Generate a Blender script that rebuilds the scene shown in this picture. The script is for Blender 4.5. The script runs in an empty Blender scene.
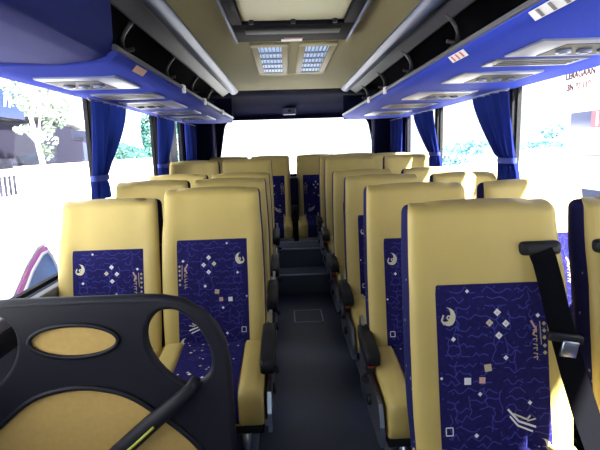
import bpy, bmesh, math, random
from mathutils import Vector, Matrix
random.seed(4)
sc = bpy.context.scene
col = sc.collection
sc.view_settings.view_transform = 'Standard'
sc.view_settings.exposure = 0.0

# ------------------------------------------------------------------ materials
def mat(name, c, rough=.6, metal=0., noise=0., nscale=30., bump=0., emit=None, estr=0., spec=None):
    if spec is None: spec = .15 if rough >= .65 else .35
    m = bpy.data.materials.new(name); m.use_nodes = True
    nt = m.node_tree; b = nt.nodes['Principled BSDF']
    b.inputs['Base Color'].default_value = (*c, 1)
    b.inputs['Roughness'].default_value = rough
    b.inputs['Metallic'].default_value = metal
    b.inputs['Specular IOR Level'].default_value = spec
    if emit:
        b.inputs['Emission Color'].default_value = (*emit, 1)
        b.inputs['Emission Strength'].default_value = estr
    if noise or bump:
        tc = nt.nodes.new('ShaderNodeTexCoord')
        n = nt.nodes.new('ShaderNodeTexNoise'); n.inputs['Scale'].default_value = nscale
        n.inputs['Detail'].default_value = 4
        nt.links.new(tc.outputs['Object'], n.inputs['Vector'])
        if noise:
            mx = nt.nodes.new('ShaderNodeMix'); mx.data_type = 'RGBA'
            mx.inputs[6].default_value = (*[v*(1-noise) for v in c], 1)
            mx.inputs[7].default_value = (*[min(1, v*(1+noise)) for v in c], 1)
            nt.links.new(n.outputs['Fac'], mx.inputs[0])
            nt.links.new(mx.outputs[2], b.inputs['Base Color'])
        if bump:
            bp = nt.nodes.new('ShaderNodeBump'); bp.inputs['Strength'].default_value = bump
            bp.inputs['Distance'].default_value = .004
            nt.links.new(n.outputs['Fac'], bp.inputs['Height'])
            nt.links.new(bp.outputs['Normal'], b.inputs['Normal'])
    return m

def fabric_mat(name, base, dot, scale=38., thr=.16, dens=.80):
    """woven upholstery: dark ground with sparse woven dots"""
    m = mat(name, base, .9)
    nt = m.node_tree; b = nt.nodes['Principled BSDF']
    tc = nt.nodes.new('ShaderNodeTexCoord')
    v = nt.nodes.new('ShaderNodeTexVoronoi'); v.inputs['Scale'].default_value = scale
    nt.links.new(tc.outputs['Object'], v.inputs['Vector'])
    lt = nt.nodes.new('ShaderNodeMath'); lt.operation = 'LESS_THAN'; lt.inputs[1].default_value = thr
    nt.links.new(v.outputs['Distance'], lt.inputs[0])
    sp = nt.nodes.new('ShaderNodeSeparateColor'); nt.links.new(v.outputs['Color'], sp.inputs[0])
    gt = nt.nodes.new('ShaderNodeMath'); gt.operation = 'GREATER_THAN'; gt.inputs[1].default_value = dens
    nt.links.new(sp.outputs[0], gt.inputs[0])
    mu = nt.nodes.new('ShaderNodeMath'); mu.operation = 'MULTIPLY'
    nt.links.new(lt.outputs[0], mu.inputs[0]); nt.links.new(gt.outputs[0], mu.inputs[1])
    n = nt.nodes.new('ShaderNodeTexNoise'); n.inputs['Scale'].default_value = 90
    nt.links.new(tc.outputs['Object'], n.inputs['Vector'])
    m1 = nt.nodes.new('ShaderNodeMix'); m1.data_type = 'RGBA'
    m1.inputs[6].default_value = (*[c*.55 for c in base], 1); m1.inputs[7].default_value = (*[c*1.5 for c in base], 1)
    nt.links.new(n.outputs['Fac'], m1.inputs[0])
    m2 = nt.nodes.new('ShaderNodeMix'); m2.data_type = 'RGBA'
    nt.links.new(mu.outputs[0], m2.inputs[0]); nt.links.new(m1.outputs[2], m2.inputs[6])
    m2.inputs[7].default_value = (*dot, 1)
    nt.links.new(m2.outputs[2], b.inputs['Base Color'])
    return m

def glass_mat(name, tint, gloss):
    m = bpy.data.materials.new(name); m.use_nodes = True
    nt = m.node_tree; nt.nodes.remove(nt.nodes['Principled BSDF'])
    out = nt.nodes['Material Output']
    t = nt.nodes.new('ShaderNodeBsdfTransparent'); t.inputs[0].default_value = (*tint, 1)
    g = nt.nodes.new('ShaderNodeBsdfGlossy'); g.inputs['Roughness'].default_value = .02
    mx = nt.nodes.new('ShaderNodeMixShader'); mx.inputs[0].default_value = gloss
    nt.links.new(t.outputs[0], mx.inputs[1]); nt.links.new(g.outputs[0], mx.inputs[2])
    nt.links.new(mx.outputs[0], out.inputs['Surface'])
    return m

LEATHER = mat('yellow_leather', (.53, .405, .128), .45, noise=.10, nscale=9, bump=.12)
LEATHER2 = mat('ochre_vinyl', (.76, .50, .16), .5, noise=.12, nscale=60, bump=.1)
FABRIC = fabric_mat('blue_fabric', (.013, .011, .085), (.03, .036, .17), 60, .2, .6)
SHELL = fabric_mat('blue_shell_fabric', (.012, .013, .075), (.22, .22, .28), 34, .16, .86)
M_WAVE = mat('woven_line_blue', (.05, .052, .28), .9)
M_CREAM = mat('woven_cream', (.62, .58, .42), .9)
M_WHITE = mat('woven_white', (.75, .75, .78), .9)
M_PINK = mat('woven_pink', (.60, .36, .32), .9)
M_TAN = mat('woven_tan', (.50, .42, .26), .9)
PLASTIC = mat('black_plastic', (.010, .010, .013), .5, spec=.25, bump=.05, nscale=200)
RUBBER = mat('black_rubber', (.02, .02, .022), .75)
WEB = mat('belt_webbing', (.005, .005, .007), .9, spec=.03, noise=.25, nscale=300)
GREY = mat('grey_plastic', (.16, .16, .18), .45)
STEEL = mat('brushed_steel', (.42, .46, .55), .32, 1.)
SILVER = mat('silver_paint', (.065, .08, .15), .5, .3, spec=.25)
RED = mat('red_button', (.45, .03, .02), .4)
FLOOR = mat('blue_grey_vinyl', (.060, .070, .115), .42, noise=.25, nscale=120, bump=.05)
CEIL = mat('cream_headlining', (.25, .225, .115), .85, noise=.05, nscale=40)
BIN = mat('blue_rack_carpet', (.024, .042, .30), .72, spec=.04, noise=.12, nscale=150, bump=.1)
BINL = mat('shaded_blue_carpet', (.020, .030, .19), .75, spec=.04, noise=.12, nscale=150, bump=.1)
LOCK = mat('shaded_locker_carpet', (.011, .017, .115), .8, spec=.04, noise=.12, nscale=150, bump=.1)  # rack carpet again, its colour darkened to stand in for shade
HATCH = mat('hatch_black', (.007, .007, .009), .7, spec=.03)
LINER = mat('ink_lining', (.015, .015, .02), .9)
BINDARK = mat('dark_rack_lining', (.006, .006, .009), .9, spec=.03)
LIPM = mat('grey_lip', (.06, .06, .075), .5)
STEPM = mat('step_vinyl', (.085, .10, .15), .5, noise=.2, nscale=100)
PARTM = mat('partition_plastic', (.016, .016, .024), .5, spec=.3, bump=.05, nscale=200)
NAVY = mat('navy_lining', (.006, .007, .026), .9, spec=.04, noise=.15, nscale=80)
WALLM = mat('grey_side_lining', (.10, .11, .16), .8, noise=.1, nscale=60)
CURT = mat('blue_curtain', (.010, .016, .105), .9, spec=.04, noise=.12, nscale=120)
UNITW = mat('pale_panel_plastic', (.10, .12, .21), .4)
UNITG = mat('panel_grey', (.045, .055, .11), .4)
GLASS = glass_mat('window_glass', (.97, .985, .99), .035)
SLOT = mat('dark_slot', (.01, .01, .012), .6)
LAMP = mat('lamp_diffuser', (.30, .36, .45), .5, emit=(.30, .55, 1.), estr=.50)
LOUV = mat('lamp_louvre', (.10, .13, .22), .5, .2)
STICK = mat('white_sticker', (.62, .62, .64), .5)
STICKR = mat('red_sticker_print', (.45, .06, .05), .5)
BROWN = mat('brown_sticker', (.32, .17, .10), .5)
LIME = mat('lime_stripe', (.62, .66, .10), .5)
INK = mat('red_ink', (.13, .025, .035), .6)
CONC = mat('pale_concrete', (.75, .75, .76), .9, noise=.06, nscale=2)
WALLW = mat('white_render', (.80, .80, .80), .85)
FACADE = mat('dusky_facade', (.016, .015, .030), .9, noise=.1, nscale=.6)
FACADE2 = mat('blue_grey_facade', (.05, .06, .11), .9, noise=.15, nscale=.5)
SIGNB = mat('blue_sign', (.012, .03, .14), .5)
LEAFW = mat('sunlit_leaf', (.20, .26, .20), .8, noise=.2, nscale=3)
LEAFG = mat('green_leaf', (.03, .10, .085), .8, noise=.5, nscale=2)
LEAFT = mat('teal_leaf', (.08, .20, .24), .8, noise=.4, nscale=2)
BARK = mat('pale_bark', (.55, .5, .48), .9)
MAGENTA = mat('magenta_paint', (.72, .20, .56), .3)
CARGL = mat('car_glass', (.10, .24, .62), .5, noise=.8, nscale=4)  # blue-white reflections put into the glass colour
CARWH = mat('white_paint', (.8, .8, .8), .3)
TYRE = mat('tyre', (.02, .02, .02), .8)
VANGL = mat('van_glass', (.05, .06, .14), .3)
VANRED = mat('red_sticker', (.36, .10, .13), .6)
SKYL = mat('roof_hatch_panel', (.42, .43, .29), .6)

# ------------------------------------------------------------------ helpers
class MB:
    def __init__(s): s.bm = bmesh.new(); s.mats = []
    def mi(s, m):
        if m not in s.mats: s.mats.append(m)
        return s.mats.index(m)
    def _fin(s, faces, m, smooth):
        i = s.mi(m)
        for f in faces: f.material_index = i; f.smooth = smooth
    def box(s, x0, x1, y0, y1, z0, z1, m, bev=0., seg=2, rot=None, piv=None):
        b2 = bmesh.new(); bmesh.ops.create_cube(b2, size=1)
        for v in b2.verts:
            v.co = Vector(((x0+x1)/2+v.co.x*(x1-x0), (y0+y1)/2+v.co.y*(y1-y0), (z0+z1)/2+v.co.z*(z1-z0)))
        if bev: bmesh.ops.bevel(b2, geom=b2.edges[:], offset=bev, segments=seg, affect='EDGES', profile=.5)
        if rot is not None:
            p = Vector(piv) if piv else Vector(((x0+x1)/2, (y0+y1)/2, (z0+z1)/2))
            for v in b2.verts: v.co = rot @ (v.co-p) + p
        s.merge(b2, m, bool(bev)); return s
    def merge(s, b2, m, smooth=True):
        i = s.mi(m); mp = {}
        for v in b2.verts: mp[v] = s.bm.verts.new(v.co)
        for f in b2.faces:
            try:
                g = s.bm.faces.new([mp[v] for v in f.verts]); g.material_index = i; g.smooth = smooth
            except ValueError: pass
        b2.free()
    def quad(s, pts, m, smooth=False):
        f = s.bm.faces.new([s.bm.verts.new(Vector(p)) for p in pts]); s._fin([f], m, smooth); return s
    def grid(s, rows, m, smooth=True, close=False):
        vs = [[s.bm.verts.new(Vector(p)) for p in r] for r in rows]
        fs = []
        n = len(rows[0])
        for a, b in zip(vs, vs[1:]):
            for j in range(n if close else n-1):
                k = (j+1) % n
                fs.append(s.bm.faces.new((a[j], a[k], b[k], b[j])))
        s._fin(fs, m, smooth); return vs
    def cap(s, vs, m):
        f = s.bm.faces.new(vs); s._fin([f], m, False)
    def tube(s, pts, r, m, n=8, closed=False, caps=True):
        pts = [Vector(p) for p in pts]; rings = []
        N = len(pts); up = None
        for i, p in enumerate(pts):
            if closed: d = pts[(i+1) % N]-pts[i-1]
            else: d = pts[min(i+1, N-1)]-pts[max(i-1, 0)]
            d.normalize()
            if up is None: up = Vector((0, 0, 1)) if abs(d.z) < .9 else Vector((1, 0, 0))
            a = d.cross(up).normalized(); up = a.cross(d).normalized()
            rr = r[i] if isinstance(r, (list, tuple)) else r
            rings.append([p + a*rr*math.cos(2*math.pi*k/n) + up*rr*math.sin(2*math.pi*k/n) for k in range(n)])
        if closed: rings.append(rings[0])
        vs = s.grid(rings, m, True, True)
        if caps and not closed: s.cap(vs[0][::-1], m); s.cap(vs[-1], m)
        return s
    def cyl(s, c, axis, r, h, m, n=16):
        c = Vector(c); a = Vector(axis).normalized()*h/2
        return s.tube([c-a, c+a], r, m, n)
    def prism(s, poly, fn, d0, d1, m, smooth=False):
        """poly 2D, fn(u,v,d)->3D"""
        a = [s.bm.verts.new(Vector(fn(u, v, d0))) for u, v in poly]
        b = [s.bm.verts.new(Vector(fn(u, v, d1))) for u, v in poly]
        fs = [s.bm.faces.new(a[::-1]), s.bm.faces.new(b)]
        n = len(poly)
        sd = [s.bm.faces.new((a[i], a[(i+1) % n], b[(i+1) % n], b[i])) for i in range(n)]
        s._fin(fs, m, False); s._fin(sd, m, smooth); return s
    def plate(s, outer, holes, fn, d0, d1, m):
        """flat plate with holes"""
        b2 = bmesh.new(); es = []
        for lp in [outer]+holes:
            vv = [b2.verts.new((u, v, 0)) for u, v in lp]
            for i in range(len(vv)): es.append(b2.edges.new((vv[i], vv[(i+1) % len(vv)])))
        bmesh.ops.triangle_fill(b2, use_beauty=True, use_dissolve=False, edges=es)
        mp0 = {}; mp1 = {}
        for v in b2.verts:
            mp0[v] = s.bm.verts.new(Vector(fn(v.co.x, v.co.y, d0))); mp1[v] = s.bm.verts.new(Vector(fn(v.co.x, v.co.y, d1)))
        fs = []
        for f in b2.faces:
            fs.append(s.bm.faces.new([mp0[v] for v in f.verts])); fs.append(s.bm.faces.new([mp1[v] for v in reversed(f.verts)]))
        for e in b2.edges:
            if len(e.link_faces) == 1:
                a, b = e.verts; fs.append(s.bm.faces.new((mp0[a], mp0[b], mp1[b], mp1[a])))
        s._fin(fs, m, False); b2.free(); return s
    def mesh(s, name):
        bmesh.ops.recalc_face_normals(s.bm, faces=s.bm.faces[:])
        me = bpy.data.meshes.new(name); s.bm.to_mesh(me); s.bm.free()
        for m in s.mats: me.materials.append(m)
        return me

def link(name, me, parent=None, label=None):
    o = bpy.data.objects.new(name, me); col.objects.link(o)
    if parent: o.parent = parent
    if label: o['label'] = label
    return o
def part(name, mb, parent=None, label=None): return link(name, mb.mesh(name), parent, label)
def thing(name, label, cat, loc=(0, 0, 0), group=None, rz=0):
    o = bpy.data.objects.new(name, None); col.objects.link(o)
    o.location = loc; o.rotation_euler.z = rz; o.empty_display_size = .05
    o['label'] = label; o['category'] = cat
    if group: o['group'] = group
    return o
def tag(o, label, cat, group=None, kind=None):
    o['label'] = label; o['category'] = cat
    if group: o['group'] = group
    if kind: o['kind'] = kind
    return o
def struct(name, mb, label, cat='structure', parent=None):
    o = part(name, mb, parent)
    if parent is None: o['label'] = label; o['category'] = cat
    o['kind'] = 'structure'
    return o
def text_mesh(txt, size, m, shear=0., bold=0.):
    c = bpy.data.curves.new('lettering', 'FONT'); c.body = txt; c.size = size; c.shear = shear
    c.extrude = .001; c.offset = bold; c.align_x = 'LEFT'
    t = bpy.data.objects.new('lettering_tmp', c); col.objects.link(t)
    dg = bpy.context.evaluated_depsgraph_get()
    me = bpy.data.meshes.new_from_object(t.evaluated_get(dg)); bpy.data.objects.remove(t)
    me.materials.clear(); me.materials.append(m); return me
def lerp(a, b, t): return a+(b-a)*t
def interp(tab, x):
    if x <= tab[0][0]: return tab[0][1]
    for (a, va), (b, vb) in zip(tab, tab[1:]):
        if x <= b: return lerp(va, vb, (x-a)/(b-a))
    return tab[-1][1]

# ------------------------------------------------------------------ camera
F = 472.; CZ = 1.33
def camera():
    Yc = Vector(((285-300)/F, (225-149)/F, -1)).normalized()
    r = math.radians(2.0); U = Vector((-math.sin(r), math.cos(r), 0))
    Zc = (U-Yc*U.dot(Yc)).normalized(); Xc = Yc.cross(Zc)
    Rm = Matrix((Xc, Yc, Zc))            # rows are world axes in camera space = camera->world
    cd = bpy.data.cameras.new('camera'); cd.sensor_width = 36; cd.lens = F/600*36; cd.clip_start = .02
    o = bpy.data.objects.new('camera', cd); col.objects.link(o)
    o.matrix_world = Matrix.Translation((0, 0, CZ)) @ Rm.to_4x4()
    sc.camera = o
camera()

# ------------------------------------------------------------------ bus shell
XL, XR, CX = -1.12, 1.375, .1275
YF, YR = -1.5, 6.1
ZS, ZT, ZC = .735, 1.668, 1.955
T = .06
struct('floor', MB().box(XL-T, XR+T, YF, YR, -.08, 0, FLOOR), 'dark blue grey vinyl aisle floor of the bus', 'floor')
struct('ceiling', MB().box(-.62, .77, YF, 5.22, ZC, ZC+.05, CEIL), 'cream padded ceiling panel above the aisle', 'ceiling')
# dark lining above and behind the luggage racks, and header above the windows
for nm, xw, s, xi in (('wall_left', XL, -1, -.62), ('wall_right', XR, 1, .77)):
    m = MB()
    a, b = sorted((xw, xw+s*T))
    m.box(a, b, YF, YR, 0, ZS, WALLM)
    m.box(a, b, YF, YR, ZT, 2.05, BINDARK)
    m.box(a, b, 5.42 if s > 0 else 5.35, YR, ZS, ZT, NAVY)
    if s > 0: m.box(a, b, YF, .25, ZS, ZT, WALLM)  # unseen solid front section, added to keep light off the left seats
    c, d = sorted((xi, xw+s*T))
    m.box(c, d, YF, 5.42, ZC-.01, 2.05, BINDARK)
    struct(nm, m, 'lower side wall of the bus under the %s windows' % ('driver side' if s < 0 else 'door side'), 'wall')
    k = MB(); a, b = sorted((xw, xw-s*.045))
    k.box(a, b, YF, 5.4, ZS-.05, ZS, GREY, .008)
    k.box(a, b, YF, 5.4, ZS-.14, ZS-.05, PLASTIC, .008)
    struct('trim_1' if s < 0 else 'trim_2', k, 'dark sill trim under the side windows', 'trim')
def pillar_set(nm, xw, s, ys):
    for (y0, y1, mm) in ys:
        m = MB(); a, b = sorted((xw-s*.010, xw+s*.045)); m.box(a, b, y0, y1, ZS, ZT, mm, .008)
        struct(nm, m, 'narrow dark window pillar', 'pillar')
pillar_set('trim_3', XL, -1, [(.55, .63, RUBBER), (2.86, 2.93, RUBBER), (4.22, 4.30, RUBBER), (4.72, 4.98, GREY)])
pillar_set('trim_4', XR, 1, [(.70, .78, RUBBER), (2.86, 2.93, RUBBER), (4.27, 4.34, RUBBER)])
def pane(n, xw, s, y0, y1):
    m = MB(); x = xw+s*.03
    m.box(x-.003, x+.003, y0, y1, ZS, ZT, GLASS)
    o = struct('window_%d' % n, m, 'clear side window pane of the bus', 'window')
    f = MB()
    for (p, q, c, d) in ((y0, y1, ZS, ZS+.018), (y0, y1, ZT-.012, ZT), (y0, y0+.014, ZS, ZT), (y1-.014, y1, ZS, ZT)):
        f.box(x-.012, x+.012, p, q, c, d, RUBBER)
    part('window_frame', f, o); return o
wn = 1
for (xw, s, spans) in ((XL, -1, [(-1.5, .55), (.63, 2.86), (2.93, 4.22), (4.30, 4.72), (4.98, 5.35)]),
                       (XR, 1, [(.25, .70), (.78, 2.86), (2.93, 4.27), (4.34, 5.42)])):
    for y0, y1 in spans:
        o = pane(wn, xw, s, y0, y1)
        if wn == 7:
            for row, (txt, zz, sz, y) in enumerate((('LERAGAAN', 1.622, .044, 2.365), ('3N 87 119', 1.568, .042, 2.35))):
                me = text_mesh(txt, sz, INK, 0., .0012)
                t = link('lettering', me, o, 'red lettering on the glass')
                M = Matrix(((0, 0, -1), (-1, 0, 0), (0, 1, 0)))
                t.matrix_local = Matrix.Translation((XR+.018, y, zz)) @ M.to_4x4()
        wn += 1

# rear wall with a rounded window opening
def rr_poly(x0, x1, z0, z1, r, taper=0, n=7):
    P = []
    for cx, cz, a0 in ((x1-r, z1-r, 0), (x0+r, z1-r, 90), (x0+r, z0+r, 180), (x1-r, z0+r, 270)):
        for k in range(n):
            a = math.radians(a0+90*k/(n-1)); z = cz+r*math.sin(a); x = cx+r*math.cos(a)
            x = CX+.03+(x-CX-.03)*(1-taper*(z-z0)/(z1-z0)); P.append((x, z))
    return P
rw = rr_poly(-.88, 1.20, 1.00, 1.715, .11, .13)
fnY = lambda u, v, d: (u, d, v)
m = MB().plate([(XL-T, -.08), (XR+T, -.08), (XR+T, 2.05), (XL-T, 2.05)], [rw], fnY, YR, YR+.05, NAVY)
struct('wall_rear', m, 'dark navy rear wall around the back window', 'wall')
m = MB().prism(rw, fnY, YR+.02, YR+.026, GLASS)
o = struct('window_%d' % wn, m, 'wide rounded rear window', 'window')
part('window_frame', MB().tube([(u, YR-.002, v) for u, v in rw], .016, NAVY, 6, True), o)
wn += 1
# sloping dark dome between ceiling and rear window
m = MB()
m.prism([(5.20, ZC+.03), (5.20, ZC-.006), (5.55, ZC-.03), (5.85, 1.86), (6.1, 1.745), (6.1, 2.05)], lambda u, v, d: (d, u, v), XL, XR, NAVY, True)
struct('trim_5', m, 'dark navy sloping panel above the rear window', 'trim')
for i, (a, b) in enumerate(((XL, -.86), (1.10, XR))):
    m = MB(); m.box(a, b, 5.86 if i else 5.80, 6.1, .3, 1.80, NAVY, .04, 3)
    struct('trim_%d' % (6+i), m, 'dark navy rear corner pillar', 'pillar')
# front end, behind the viewpoint
m = MB().plate([(XL-T, -.08), (XR+T, -.08), (XR+T, 2.05), (XL-T, 2.05)], [[(XL+.05, .75), (XR-.05, .75), (XR-.05, 1.92), (XL+.05, 1.92)]], fnY, YF-.06, YF, WALLM)
struct('wall_front', m, 'front wall around the windscreen', 'wall')
struct('window_%d' % wn, MB().box(XL+.05, XR-.05, YF-.03, YF-.025, .75, 1.92, glass_mat('windscreen_glass', (.50, .54, .57), .05)), 'windscreen of the bus', 'window')

# rear steps and raised platforms
m = MB().box(-.155, .375, 4.22, 4.52, 0, .18, STEPM, .006).box(-.155, .375, 4.22, 4.245, .172, .186, STEEL, .003)
struct('trim_8', m, 'lower step at the rear end of the aisle', 'step')
m = MB().box(-.155, .375, 4.52, 4.86, 0, .36, STEPM, .006).box(-.155, .375, 4.52, 4.545, .352, .366, STEEL, .003)
struct('trim_9', m, 'upper step at the rear end of the aisle', 'step')
m = MB().box(XL, XR, 4.86, YR, 0, .36, STEPM, .006).box(-.155, .375, 4.86, 4.885, .355, .368, STEEL, .003)
struct('trim_10', m, 'raised rear platform under the back bench', 'step')
for i, (a, b, y) in enumerate(((XL, -.155, 3.78), (.375, XR, 3.66))):
    m = MB().box(a, b, y, 4.86, 0, .09, FLOOR, .006)
    struct('trim_%d' % (11+i), m, 'low platform under the last rows', 'step')
# floor access hatch
t = thing('floor_hatch', 'dark rectangular access plate with pale metal edge in the aisle floor', 'floor hatch', (.14, 3.62, 0))
part('plate', MB().box(-.105, .105, -.13, .13, 0, .004, FLOOR), t)
e = MB()
for a in ((-.115, .115, -.14, -.13), (-.115, .115, .13, .14), (-.115, -.105, -.14, .14), (.105, .115, -.14, .14)): e.box(a[0], a[1], a[2], a[3], 0, .006, STEEL)
part('edge_trim', e, t, 'pale metal edge')

# ------------------------------------------------------------------ ceiling rails (long twin rails beside the ceiling)
for i, (xa, xb, s) in enumerate(((-.475, -.635, -1), (.62, .78, 1))):
    name = 'driver side' if s < 0 else 'door side'
    t = thing('ceiling_rail', 'long silver and grey rail along the ceiling above the %s luggage rack' % ('left-hand' if s < 0 else 'right-hand'), 'rail', (0, 0, 0), 'ceiling rails')
    pf = [(xa, ZC), (xa, ZC-.012), (lerp(xa, xb, .2), ZC-.036), (lerp(xa, xb, .42), ZC-.040), (lerp(xa, xb, .5), ZC-.022), (lerp(xa, xb, .5), ZC)]
    part('silver_rail', MB().prism(pf, lambda u, v, d: (u, d, v), YF+.02, 5.2, SILVER, True), t, 'bright silver strip')
    pf = [(lerp(xa, xb, .5), ZC), (lerp(xa, xb, .5), ZC-.020), (lerp(xa, xb, .62), ZC-.016), (xb, ZC-.055), (xb-s*-.012, ZC-.055), (xb-s*-.012, ZC)]
    part('grey_rail', MB().prism(pf, lambda u, v, d: (u, d, v), YF+.02, 5.2, LIPM, True), t, 'dull grey strip')

# ------------------------------------------------------------------ luggage racks
def rack(s, xw, xlip, y0, y1, label, units, stickers, clips):
    """s: +1 right, -1 left. profile runs lip -> underside -> wall"""
    t = thing('luggage_rack', label, 'luggage rack', (xw, y0, ZT))
    L = t.location
    P = lambda x, y, z: (x-L.x, y-L.y, z-L.z)
    n = xlip
    pf = [(n-s*.004, 1.682), (n-s*.006, 1.664), (n+s*.012, 1.649), (n+s*.05, 1.640), (n+s*.14, 1.634), (n+s*.40, 1.636), (xw-s*.002, 1.644),
          (xw-s*.002, 1.664), (n+s*.10, 1.662), (n+s*.03, 1.668), (n+s*.006, 1.682)]
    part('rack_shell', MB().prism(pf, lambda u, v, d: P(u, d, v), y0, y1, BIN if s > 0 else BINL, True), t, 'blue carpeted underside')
    part('lip_trim', MB().tube([P(n, y0, 1.690), P(n, y1, 1.690)], .012, LIPM, 10), t, 'grey front lip')
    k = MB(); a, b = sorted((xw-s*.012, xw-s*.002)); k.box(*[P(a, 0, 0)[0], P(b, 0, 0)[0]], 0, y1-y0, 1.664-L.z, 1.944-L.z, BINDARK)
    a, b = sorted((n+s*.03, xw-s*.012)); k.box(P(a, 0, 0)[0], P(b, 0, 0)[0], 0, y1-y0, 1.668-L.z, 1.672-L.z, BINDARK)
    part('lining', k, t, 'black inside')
    k = MB(); a, b = sorted((n+s*.004, xw-s*.004))
    k.box(P(a, 0, 0)[0], P(b, 0, 0)[0], y1-y0, y1-y0+.02, 1.638-L.z, 1.90-L.z, NAVY, .006); part('end_panel', k, t)
    for yd in [q for q in (1.45, 2.27, 3.09, 3.90, 4.70) if y0+.1 < q < y1]:
        k = MB(); pts = []
        for j in range(9):
            a = math.pi/2*j/8
            pts.append(P(n+s*(.02+.16*math.sin(a*2)*.6+.05*a), yd, 1.69+.235*j/8))
        k.tube(pts, .015, PLASTIC, 6); k.tube([P(n+s*.10, yd, 1.80), P(xw-s*.03, yd, 1.72)], .010, PLASTIC, 6)
        part('divider', k, t, 'curved black bracket')
    for (yc, ln, kind) in units:
        x0, x1 = (n+s*.125, n+s*.475) if s > 0 else (n+s*.09, n+s*.41)
        big = kind == 'big'
        k = MB()
        def slab(m, ua, ub, ya, yb, za, zb, mm, bev=.003):
            a, b = sorted((lerp(x0, x1, ua), lerp(x0, x1, ub))); m.box(P(a, 0, 0)[0], P(b, 0, 0)[0], ya-L.y, yb-L.y, za-L.z, zb-L.z, mm, bev)
        slab(k, 0, 1, yc-ln/2, yc+ln/2, 1.628, 1.640, UNITW if big else UNITG)
        o = part('service_panel', k, t, 'pale panel with air nozzles' if big else 'grey slotted panel')
        if big:
            k = MB(); slab(k, .30, .96, yc-ln*.30, yc+ln*.42, 1.6262, 1.6285, SLOT, 0); part('recess', k, o, 'dark recess')
            for u in (.42, .62, .82):
                k = MB(); x = lerp(x0, x1, u)
                k.cyl(P(x, yc+ln*.06, 1.622), (0, 0, 1), .024, .010, UNITW, 16); k.cyl(P(x, yc+ln*.06, 1.617), (0, 0, 1), .014, .006, UNITG, 12)
                part('air_nozzle', k, o)
        else:
            for j in range(3):
                k = MB(); slab(k, .10, .92, yc-ln*.32+j*ln*.25, yc-ln*.32+j*ln*.25+ln*.14, 1.6262, 1.6285, SLOT, 0); part('slot', k, o, 'dark slot')
    for (yc, ln, mm) in stickers:
        k = MB()
        x = n-s*.0115
        k.quad([P(x, yc-ln/2, 1.666), P(x, yc+ln/2, 1.666), P(n+s*.009, yc+ln/2, 1.6445), P(n+s*.009, yc-ln/2, 1.6445)], mm)
        if mm is STICK and s > 0:
            for q in (.22, .5, .78):
                ya = yc-ln/2+ln*q; k.quad([P(x-s*.0008, ya-.008, 1.6625), P(x-s*.0008, ya+.008, 1.6625), P(n+s*.0070, ya+.008, 1.6455), P(n+s*.0070, ya-.008, 1.6455)], STICKR if ln < .18 else GREY)
        part('sticker', k, t, 'small printed sticker')
    for yc in clips:
        k = MB(); x = n-s*.002
        a, b = sorted((x-s*.014, x+s*.012)); k.box(P(a, 0, 0)[0], P(b, 0, 0)[0], yc-.03-L.y, yc+.03-L.y, 1.662-L.z, 1.705-L.z, STICK, .004)
        part('clip', k, t, 'white clip on the lip')
    return t
rack(-1, XL, -.57, 1.705, 5.40, 'open luggage rack with blue carpeted underside above the left-hand windows, beyond the closed locker',
     [(2.12, .34, 'big'), (2.62, .24, 'slot'), (3.14, .46, 'big'), (3.75, .30, 'slot'), (4.45, .55, 'big')], [(1.98, .14, BROWN)], [2.78, 3.50, 4.50])
rack(1, XR, .665, -.3, 5.40, 'open luggage rack with blue carpeted underside above the right-hand windows',
     [(.95, .3, 'slot'), (1.60, .26, 'big'), (1.86, .15, 'slot'), (2.26, .32, 'big'), (3.02, .42, 'big'), (3.72, .35, 'slot'), (4.5, .5, 'big')],
     [(1.20, .20, STICK), (1.84, .16, STICK)], [3.12, 3.72])
# closed locker over the driver
t = thing('overhead_locker', 'closed full-height blue locker above the driver, in front of the left-hand luggage rack', 'locker', (XL, .2, ZT))
s, n = -1, -.57
pf = [(n+.005, 1.945), (n+.0, 1.72), (n-.008, 1.685), (n-.03, 1.66), (n-.08, 1.645), (n-.2, 1.637), (XL+.002, 1.655), (XL+.002, 1.945)]
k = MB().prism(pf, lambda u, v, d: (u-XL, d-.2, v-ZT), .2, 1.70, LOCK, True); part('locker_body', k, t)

# ------------------------------------------------------------------ roof hatch and ceiling lamps
t = thing('roof_hatch', 'square roof hatch with dark frame and cream inner panel in the ceiling', 'roof hatch', (.06, 2.335, ZC))
f = MB()
x0, x1, y0, y1 = -.30, .30, -.43, .42
zb = -.034
for a in ((x0, x1, y1-.36, y1), (x0, x1, y0-.25, y0-.1), (x0, x0+.055, y0-.1, y1-.36), (x1-.055, x1, y0-.1, y1-.36)):
    f.box(a[0], a[1], a[2], a[3], zb, 0, HATCH, .006)
part('frame', f, t, 'dark frame')
for a in (x0-.014, x1): part('side_rail', MB().box(a, a+.014, y0-.25, y1+.01, -.040, 0, SILVER, .004), t, 'silver side rail')
part('hatch_panel', MB().box(x0+.055, x1-.055, y0-.1, y1-.36, -.016, -.002, SKYL, .004), t, 'cream inner panel')
part('rear_lip', MB().box(x0+.06, x1-.06, y1-.30, y1-.20, -.042, -.033, SLOT, .003), t)
part('notice', MB().box(-.06, .055, y1-.055, y1-.008, -.0375, -.0335, STICK), t, 'white notice strip')
part('notice', MB().box(-.045, .06, y1-.095, y1-.068, -.0365, -.0335, mat('dull_red', (.16, .05, .06), .6)), t, 'dull red notice strip')
for q in (-.2, 0, .2): part('latch', MB().cyl((q, y1-.375, -.024), (0, 0, 1), .012, .02, SLOT, 10), t)
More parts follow.
